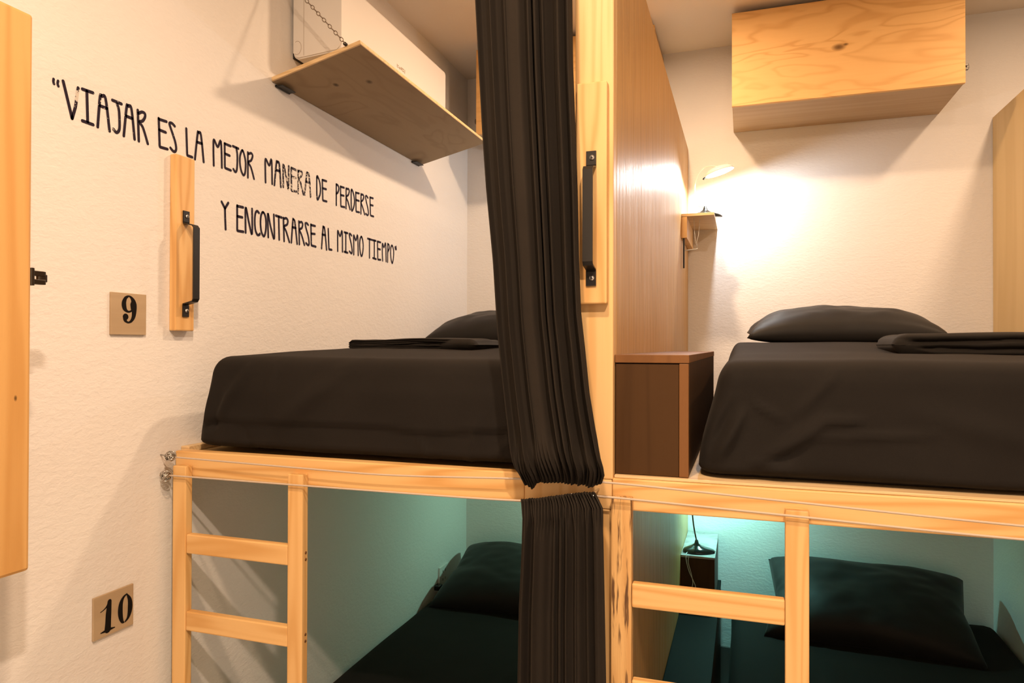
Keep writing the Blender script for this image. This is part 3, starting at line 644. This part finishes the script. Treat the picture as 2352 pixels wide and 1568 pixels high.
# ------------------------------------------------------------------ grab handles (board + steel strap)
def grab_handle(loc, rz, label):
    t = thing('grab_handle', label, 'handle', loc, rz)
    bm = add_box(bmesh.new(), -.0325, .0325, -.022, -.0005, 0, .462, .003)
    obj('backing_board', bm, M['pine_block'], t)
    # flat strap following plate - standoff - bar - standoff - plate (profile in y,z)
    prof = [(-.0225,.317),(-.0225,.288),(-.0235,.283),(-.052,.276),(-.0565,.271),(-.0565,.084),(-.0535,.079),(-.0235,.072),(-.0225,.066),(-.0225,.037)]
    prof = [prof[0]] + [p for i in range(1, len(prof)-1) for p in (prof[i],)] + [prof[-1]]
    bm = bmesh.new(); wd, th = .0105, .0032
    rows = []
    for i, p in enumerate(prof):
        a = prof[max(0, i-1)]; b = prof[min(len(prof)-1, i+1)]
        dy, dz = b[0]-a[0], b[1]-a[1]; l = math.hypot(dy, dz); ny, nz = dz/l, -dy/l
        q = (p[0]+ny*th, p[1]+nz*th)
        rows.append([bm.verts.new((-wd, p[0], p[1])), bm.verts.new((wd, p[0], p[1])), bm.verts.new((wd, q[0], q[1])), bm.verts.new((-wd, q[0], q[1]))])
    for A, B in zip(rows, rows[1:]):
        for k in range(4): bm.faces.new((A[k], A[(k+1) % 4], B[(k+1) % 4], B[k]))
    bm.faces.new(rows[0][::-1]); bm.faces.new(rows[-1])
    h = obj('handle', bm, M['black_metal'], t)
    for z in (.303, .053):
        bm = bmesh.new(); add_cyl(bm, (.002, -.0265, z), (0,1,0), .0052, .002, 18)
        s = obj('screw', bm, M['screw'], h, True)
        bm = bmesh.new(); add_box(bm, .0008, .0032, -.0283, -.0274, z-.003, z+.003); add_box(bm, -.001, .005, -.0283, -.0274, z-.0012, z+.0012)
        # cross recess
        d = bmesh.new(); bm.free(); add_cyl(d, (.002, -.0276, z), (0,1,0), .0020, .0008, 10); obj('screw_recess', d, M['black_metal'], h)
    return t
grab_handle((-.301, YF, 1.709), 0, 'pine grab board with a black strap handle on the middle post')
grab_handle((XL, 1.466, 1.659), PI/2, 'pine grab board with a black strap handle on the left wall beside the 9 sign')

# ------------------------------------------------------------------ number signs on the left wall
def sign(y0, y1, z0, z1, strokes, label, numlab):
    t = thing('number_sign', label, 'sign', (XL, (y0+y1)/2, (z0+z1)/2))
    wbox('plate', XL+.0003, XL+.006, y0, y1, z0, z1, M['plate'], t, .001)
    bm = bmesh.new()
    for si, st in enumerate(strokes):
        q = smooth_path(st, 7); add_stroke(bm, [(p[0], p[1]) for p in q], [max(p[2]*1.3, 1.6)/1000 for p in q], 'yz', XL+.006, .0004+.0002*si)
    o = wobj('numeral', bm, M['black_paint'], t); o['label'] = numlab
sign(1.254, 1.356, 1.646, 1.747, NINE, 'small square plywood sign with a stencilled nine, left of the grab board', 'black stencilled 9')
sign(1.213, 1.323, .938, 1.037, TEN, 'small square plywood sign with a stencilled ten, low on the left wall', 'black stencilled 10')

# ------------------------------------------------------------------ hasp latch: plate, hinged strap and staple; local +x points away from the cabinet end
def hasp(parent, loc, rz, mat, sx=1.6):
    e = Matrix.Translation(loc) @ Matrix.Rotation(rz, 4, 'Z') @ Matrix.Diagonal((sx, 1, .74, 1))
    bm = bmesh.new()
    add_box(bm, .0003, .003, -.016, .016, -.022, .022, .001)
    add_box(bm, .003, .014, -.006, .006, -.017, -.004, .0015); add_box(bm, .003, .014, -.006, .006, .004, .017, .0015); add_box(bm, .009, .0155, -.0045, .0045, -.010, .010, .0015)
    bm.transform(e); o = wobj('latch', bm, mat, parent)
    bm = bmesh.new()
    add_tube(bm, [(.003,.004,-.004),(.011,.006,-.004),(.0185,.004,-.002),(.0185,.004,.003),(.011,.006,.004),(.003,.004,.004)], .0016, 8)
    bm.transform(e); s = wobj('staple', bm, M['steel'], parent, True); s.parent = o; s.matrix_parent_inverse = Matrix.Translation(parent.location).inverted()
    return o

# locker on the left wall (cut by the left frame edge)
lk = thing('wall_locker', 'tall pine locker on the left wall at the left edge', 'cabinet', (XL, .68, 1.213))
wbox('carcass', XL+.001, -1.244, .445, .912, 1.216, 2.217, M['locker'], lk, .002)
wbox('door', -1.2435, -1.225, .44, .916, 1.213, 2.220, M['locker'], lk, .006)
hasp(lk, (-1.243, .9155, 1.745), PI/2, M['dark_steel'], 2.7)

# hanging cabinet, right bunk
def hanging_cabinet(x0, x1, y0, z0, z1, label, hx, hdir):
    t = thing('hanging_cabinet', label, 'cabinet', ((x0+x1)/2, YB, z0))
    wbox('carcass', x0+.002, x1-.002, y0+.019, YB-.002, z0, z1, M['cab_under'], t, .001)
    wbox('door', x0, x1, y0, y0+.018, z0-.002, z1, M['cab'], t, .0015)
    hasp(t, (x1-.0015, y0+.045, z0+.075) if hdir > 0 else (x0+.0015, y0+.045, z0+.075), 0 if hdir > 0 else PI, M['dark_steel'])
    return t
hanging_cabinet(-.049, .815, 3.100, 2.648, 3.045, 'plywood cabinet hung under the ceiling over the right upper bed', 0, 1)
hanging_cabinet(-1.222, -.375, 3.100, 2.640, 3.045, 'orange plywood cabinet mostly hidden behind the long curtain, over the left upper bed', 0, -1)

# ------------------------------------------------------------------ fold-down shelf and air conditioner on the left wall
sh = thing('folding_shelf', 'plywood fold-down shelf on a chain under the white air conditioner', 'shelf', (XL, 2.378, 2.459))
ang = math.atan2(.074, .318); ln = .329
R = Matrix.Translation((XL+.002, 0, 2.459)) @ Matrix.Rotation(-ang, 4, 'Y')
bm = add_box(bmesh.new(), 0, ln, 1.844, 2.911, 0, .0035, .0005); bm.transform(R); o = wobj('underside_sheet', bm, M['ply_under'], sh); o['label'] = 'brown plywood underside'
bm = add_box(bmesh.new(), 0, ln, 1.844, 2.911, .0037, .016, .0008); bm.transform(R); wobj('board', bm, M['ply_edge'], sh)
for ya in (1.86, 2.82):
    bm = add_box(bmesh.new(), XL+.0004, XL+.028, ya, ya+.07, 2.4505, 2.4535, .0005); add_cyl(bm, (XL+.004, ya+.035, 2.452), (0,1,0), .004, .07, 10)
    wobj('hinge', bm, M['black_metal'], sh)
A, B = Vector((-1.156, 1.838, 2.545)), Vector((XL+.004, 1.846, 2.835))
bm = bmesh.new(); d = B - A; nl = int(d.length/.0155); dn = d.normalized(); s1 = dn.cross(Vector((0,1,0))).normalized(); s2 = dn.cross(s1)
for k in range(nl+1):
    c = A + d*(k/nl); u = s1 if k % 2 else s2; w = dn
    ring = [c + w*(.0085*math.cos(2*PI*i/14)) + u*(.0048*math.sin(2*PI*i/14)) for i in range(14)]
    add_tube(bm, ring, .00135, 6, True)
ch = wobj('chain', bm, M['chain'], sh, True)
bm = bmesh.new(); add_cyl(bm, (-1.154, 1.840, 2.541), (0,1,0), .0055, .010, 12); o = wobj('chain_bolt', bm, M['black_metal'], sh, True)
bm = bmesh.new(); add_cyl(bm, (XL+.004, 1.846, 2.835), (1,0,0), .006, .007, 12); wobj('wall_hook', bm, M['chain'], sh, True)

ac = thing('air_conditioner', 'white wall air conditioner behind the fold-down shelf', 'air conditioner', (XL, 2.35, 2.56))
AX = -1.231
bm = bmesh.new(); prof = []
def arc(cx, cz, r, a0, a1, n=6): return [(cx + r*math.cos(a0+(a1-a0)*i/n), cz + r*math.sin(a0+(a1-a0)*i/n)) for i in range(n+1)]
prof = arc(XL+.033, 2.588, .022, PI, 1.5*PI) + arc(AX-.03, 2.602, .03, 1.5*PI+.45, 2*PI) + arc(AX-.016, 2.8, .016, 0, PI/2) + arc(XL+.027, 2.80, .016, PI/2, PI)
ra = [bm.verts.new((p[0], 1.939, p[1])) for p in prof]; rb = [bm.verts.new((p[0], 2.760, p[1])) for p in prof]
n = len(prof)
for i in range(n): bm.faces.new((ra[i], ra[(i+1) % n], rb[(i+1) % n], rb[i]))
bm.faces.new(ra[::-1]); bm.faces.new(rb)
bmesh.ops.bevel(bm, geom=[e for e in bm.edges if len(e.link_faces) == 2 and abs(e.verts[0].co.y-e.verts[1].co.y) < 1e-5], offset=.004, segments=2, affect='EDGES')
wobj('casing', bm, M['ac'], ac)
wbox('gap_shadow_plate', XL+.0005, XL+.0108, 1.952, 2.75, 2.575, 2.80, M['gap'], ac, .001)  # dark slab painted as the shadow in the gap between casing and wall
bm = bmesh.new()
def side(pts, w): 
    for a, b_ in zip(pts, pts[1:]): add_tube(bm, [(a[0], 1.9388, a[1]), (b_[0], 1.9388, b_[1])], w, 6)
side([(XL+.052, 2.575), (XL+.052, 2.81)], .0006)
kn = [(-1.3985 + .016*math.cos(a), 2.603 + .022*math.sin(a)) for a in [PI*.65 - i*PI*1.35/14 for i in range(15)]]
side(kn, .0006)
wobj('knockout_seam', bm, M['ac_gray'], ac)
# small unreadable maker mark on the lower front
bm = bmesh.new()
for k, (ya, yb_, za, zb_) in enumerate(((2.316,2.319,2.664,2.676),(2.322,2.330,2.664,2.667),(2.322,2.330,2.671,2.674),(2.335,2.345,2.664,2.672),(2.350,2.358,2.666,2.676),(2.361,2.372,2.664,2.668),(2.361,2.372,2.672,2.676),(2.378,2.381,2.662,2.676))):
    add_box(bm, AX-.0002, AX+.0006, ya, yb_, za, zb_)
o = wobj('maker_mark', bm, M['ac_gray'], ac); o['label'] = 'tiny brownish lettering on the front'

# ------------------------------------------------------------------ corner shelves and lamps
def corner_shelf(mirror, label):
    """local: x=0 on the divider face, +x into the bunk, y=0 at the back wall going -y, z=0 shelf top"""
    t = thing('corner_shelf', label, 'shelf')
    bm = add_box(bmesh.new(), .0005, .138, -.395, -.003, -.012, 0, .001); obj('shelf_board', bm, M['ply_edge'], t)
    bm = add_box(bmesh.new(), .0005, .024, -.393, -.003, -.105, -.0125, .001); obj('apron', bm, M['pine_block'], t)
    bm = add_box(bmesh.new(), .006, .013, -.38, -.372, -.235, -.1055, .001); obj('bracket', bm, M['black_metal'], t)
    bm = bmesh.new(); add_tube(bm, [(.014,-.376,-.158),(.03,-.376,-.156),(.062,-.35,-.150),(.066,-.35,-.146)], .0022, 8)
    add_tube(bm, [(.066,-.35,-.147),(.062,-.35,-.118),(.070,-.35,-.09),(.075,-.34,-.02)], .0009, 6)
    add_tube(bm, [(.066,-.35,-.147),(.056,-.35,-.115),(.050,-.35,-.014)], .0009, 6)
    obj('cable_clip', bm, M['clear'], t, True)
    if mirror: t.scale = (-1, 1, 1)
    return t
cs = corner_shelf(False, 'little wooden corner shelf under the bright lamp in the right upper bunk'); cs.location = (XD, YB, 2.199)

def desk_lamp(loc, label, led, head, aim, neck, rz=0, shade='white_plastic', neckmat='white_plastic'):
    """base at loc, gooseneck up to head (world), shade facing aim; LED disc inside the shade"""
    t = thing('desk_lamp', label, 'lamp', loc)
    L = Vector(loc); bm = bmesh.new(); prof = [(.057,0),(.059,.004),(.054,.011),(.040,.018),(.022,.026),(.010,.034),(.006,.05)]
    rings = []
    for r, z in prof:
        rings.append([bm.verts.new(L + Vector((r*(math.cos(2*PI*k/28) + (.35 if math.cos(2*PI*k/28) > 0 else 0)*math.cos(2*PI*k/28)**3*(1 if r > .03 else 0)), r*.82*math.sin(2*PI*k/28), z+.001))) for k in range(28)])
    for A_, B_ in zip(rings, rings[1:]):
        for k in range(28): bm.faces.new((A_[k], A_[(k+1) % 28], B_[(k+1) % 28], B_[k]))
    bm.faces.new(rings[0][::-1]); bm.faces.new(rings[-1])
    bm.transform(Matrix.Translation(L) @ Matrix.Rotation(rz, 4, 'Z') @ Matrix.Translation(-L))
    wobj('base', bm, M['lamp_black'], t, True)
    H = Vector(head); aim = Vector(aim).normalized()
    pts = smooth_path([tuple(L + Vector((0,0,.045)))] + neck + [tuple(H - aim*.022)], 8)
    wobj('gooseneck', add_tube(bmesh.new(), pts, .0032, 10), M[neckmat], t, True)
    # leaf-shaped shell shade
    u = aim.orthogonal(); u = Vector((1,0,0)) - aim*aim.x; u.normalize(); w = aim.cross(u)
    bm = bmesh.new(); rr = []
    for r, d in ((.001,-.022),(.020,-.021),(.036,-.016),(.047,-.006),(.052,.006),(.050,.007),(.045,-.003),(.034,-.011),(.018,-.015)):
        rr.append([bm.verts.new(H + aim*d + u*(r*1.25*math.cos(2*PI*k/28)) + w*(r*.8*math.sin(2*PI*k/28))) for k in range(28)])
    for A_, B_ in zip(rr, rr[1:]):
        for k in range(28): bm.faces.new((A_[k], A_[(k+1) % 28], B_[(k+1) % 28], B_[k]))
    bm.faces.new(rr[0][::-1]); bm.faces.new(rr[-1])
    hd = wobj('lamp_shade', bm, M[shade], t, True)
    bm = bmesh.new(); add_tube(bm, [H + aim*.006 - u*.062, H + aim*.007 - u*.071, H + aim*.012 - u*.076], [.0028,.0036,.0045], 8)
    wobj('shade_tip', bm, M['lamp_black'], t, True)
    bm = bmesh.new(); c = [bm.verts.new(H + aim*-.0095 + u*(.030*math.cos(2*PI*k/24)) + w*(.018*math.sin(2*PI*k/24))) for k in range(24)]; bm.faces.new(c)
    o = wobj('led_panel', bm, led, t); o.parent = hd; o.matrix_parent_inverse = Matrix.Translation(t.location).inverted()
    return t
def lamp_light(head, aim, col, watts, r=.012, flat=False):
    l = bpy.data.lights.new('lamp_light', 'AREA' if flat else 'POINT'); l.color = col; l.energy = watts
    if flat: l.shape = 'DISK'; l.size = .05
    else: l.shadow_soft_size = r
    o = bpy.data.objects.new('lamp_light', l); COL.objects.link(o)
    aim = Vector(aim).normalized(); o.location = Vector(head) + aim*.004
    o.rotation_euler = aim.to_track_quat('-Z', 'Y').to_euler(); return o

WH = (.93, .97, 1.0); TE = (.36, 1.0, .92); TL = (.48, 1.0, .74)
head = (-.105, 3.24, 2.408); aim = (.30, -.05, -1)
desk_lamp((-.165, 3.22, 2.2), 'slim lamp glowing white beside the divider on the right corner shelf', M['led_white'], head, aim,
          [(-.205,3.30,2.28),(-.215,3.33,2.38),(-.175,3.31,2.446)], .35)
lamp_light(head, aim, WH, 12.5)
head2 = (-.43, 3.24, 2.40); aim2 = (-.55, -.05, -1)
lamp_light(head2, aim2, WH, 9)
# twin shelf and lamp on the other side of the divider light the left upper bunk
t = thing('corner_shelf', 'wooden corner shelf on the far side of the divider behind the long curtain', 'shelf', (XD-.026, YB, 2.199))
wbox('shelf_board', XD-.165, XD-.027, YB-.395, YB-.003, 2.187, 2.199, M['ply_edge'], t, .001)
wbox('apron', XD-.050, XD-.027, YB-.393, YB-.003, 2.094, 2.1865, M['pine_block'], t, .001)
desk_lamp((-.375, 3.22, 2.2), 'slim white lamp in the left upper bunk behind the long curtain', M['led_white'], head2, aim2,
          [(-.33,3.30,2.28),(-.325,3.33,2.38),(-.365,3.31,2.44)], PI-.35)

# lower right bunk: long chest, small box on it and the black lamp
bn = thing('storage_chest', 'long low dark chest between the divider and the lower right mattress', 'chest', (-.18, 2.5, 0))
wbox('carcass', XD+.001, -.106, 1.50, 3.475, .001, .490, M['brown'], bn, .002)
wbox('lid', XD+.001, -.103, 1.498, 3.475, .4905, .505, M['lid'], bn, .002)
sb = thing('bedside_box', 'small dark box with a pale marbled top holding the black lamp', 'box', (-.19, 3.27, .5055))
wbox('carcass', XD+.001, -.118, 3.075, YB-.015, .5055, .716, M['brown'], sb, .002)
mv, ntv, bv = newmat('marbled_laminate'); vv = mapping(ntv, (1,1,1)); nn = noise_tex(ntv, vv, 9, 3, .6, 1.2)
cc = ramp(ntv, nn, [(.42,(.40,.37,.36)),(.56,(.26,.22,.23)),(.66,(.42,.39,.37))]); ntv.links.new(cc, bv.inputs['Base Color']); bv.inputs['Roughness'].default_value = .35
wbox('top', XD+.001, -.116, 3.068, YB-.015, .7165, .726, mv, sb, .001)
head3 = (-.10, 3.25, 1.17); aim3 = (-.12, .34, -1)
lamp = desk_lamp((-.196, 3.135, .727), 'glossy black lamp on the small box in the right lower bunk', M['led_teal'], head3, aim3,
          [(-.212,3.145,.86),(-.224,3.18,1.02),(-.19,3.21,1.17)], .12, 'lamp_black', 'lamp_black')
bm = bmesh.new()
add_tube(bm, smooth_path([(-.232,3.10,.731),(-.236,3.066,.728),(-.233,3.060,.70),(-.222,3.060,.66),(-.206,3.060,.625),(-.196,3.060,.60),(-.199,3.060,.585),(-.210,3.060,.59),(-.207,3.060,.615),(-.213,3.060,.65),(-.226,3.060,.70),(-.222,3.064,.729)], 6), .0016, 7)
o = obj('power_cable', bm, M['clear'], None, True); tag(o, 'thin pale cable looped over the front of the small box', 'cable')
lamp_light(head3, aim3, TE, 5.5, flat=True)
# lower left lamp lives behind the curtain, by the divider
t = thing('bedside_box', 'small dark box behind the lower curtain in the left lower bunk', 'box', (-.35, 3.27, 0))
wbox('carcass', -.405, XD-.027, 3.08, YB-.015, .001, .716, M['brown'], t, .002)
wbox('top', -.407, XD-.027, 3.07, YB-.015, .7165, .726, mv, t, .001)
head4 = (-.55, 3.22, 1.14); aim4 = (-.75, .0, -.75)
desk_lamp((-.355, 3.2, .727), 'black lamp behind the lower curtain in the left lower bunk', M['led_teal'], head4, aim4,
          [(-.34,3.22,.86),(-.36,3.25,1.02),(-.44,3.24,1.17)], PI, 'lamp_black', 'lamp_black')
lamp_light(head4, aim4, TL, 3.2, flat=True)

# outlet low on the left wall with a plug
ot = thing('wall_outlet', 'white socket plate low on the left wall in the left lower bunk', 'outlet', (XL, 3.177, .48))
wbox('plate', XL+.0004, XL+.009, 3.125, 3.232, .42, .530, M['white_plastic'], ot, .002)
for dy in (-.018, .012):
    for dz in (.020, -.02): wbox('socket_slot', XL+.0085, XL+.0096, 3.178+dy, 3.182+dy, .478+dz, .490+dz, M['gap'], ot, 0)
pg = box('plug', XL+.0006, XL+.03, 3.075, 3.112, .437, .462, M['lamp_black'], bev=.004)
tag(pg, 'small dark plug on the left wall beside the socket plate', 'plug')

# ------------------------------------------------------------------ dark box beside the right upper mattress
bx = thing('headboard_box', 'dark brown box standing on the rail between the middle post and right mattress', 'box', (-.18, 1.46, 1.346))
bx0, bx1, by0, by1 = XD+.001, -.107, YF+.017, 2.70
wbox('carcass', bx0, bx1-.0005, by0+.014, by1, 1.3525, 1.586, M['brown'], bx, .001)
wbox('door', bx0+.001, -.1265, by0+.002, by0+.0135, 1.353, 1.584, M['brown'], bx, .001)
o = wbox('corner_trim', -.126, bx1, by0, by0+.0135, 1.353, 1.5855, M['brown_trim'], bx, .0015); o['label'] = 'reddish brown trim strip'
wbox('top', bx0, bx1+.001, by0-.001, by1, 1.5865, 1.6035, M['brown_trim'], bx, .001)

# ------------------------------------------------------------------ lights of the room: warm ceiling downlights
WARM = (1.0, .68, .43)
def downlight(x, y, w, r=.05, col=None):
    l = bpy.data.lights.new('ceiling_downlight', 'AREA'); l.shape = 'DISK'; l.size = r*2; l.color = col or WARM; l.energy = w
    o = bpy.data.objects.new('ceiling_downlight', l); COL.objects.link(o); o.location = (x, y, 3.045); return o
downlight(-.30, 2.47, 26)
downlight(1.15, 2.55, 14)
downlight(-.32, .42, 32)
downlight(.30, -.2, 56, col=(1.0, .735, .53))
w = bpy.data.worlds.new('world'); SC.world = w; w.use_nodes = True
w.node_tree.nodes['Background'].inputs[0].default_value = (0,0,0,1); w.node_tree.nodes['Background'].inputs[1].default_value = 0

# ------------------------------------------------------------------ camera
cam = bpy.data.cameras.new('camera'); co = bpy.data.objects.new('camera', cam); COL.objects.link(co)
yaw, pit, rol = (math.radians(a) for a in (18.49, .408, .142))
rv = Vector((math.cos(yaw), math.sin(yaw), 0)); fw = Vector((-math.sin(yaw), math.cos(yaw), 0)); up = Vector((0,0,1))
fw, up = fw*math.cos(pit) + up*math.sin(pit), up*math.cos(pit) - fw*math.sin(pit)
rv, up = rv*math.cos(rol) + up*math.sin(rol), up*math.cos(rol) - rv*math.sin(rol)
mw = Matrix((rv, up, -fw)).transposed().to_4x4(); mw.translation = (0, 0, 1.62); co.matrix_world = mw
cam.sensor_width = 36; cam.lens = 1593.16/2352*36; cam.clip_start = .02
SC.camera = co
vs = SC.view_settings; vs.view_transform = 'Standard'; vs.look = 'None'; vs.gamma = 1; vs.use_curve_mapping = False; vs.exposure = 0
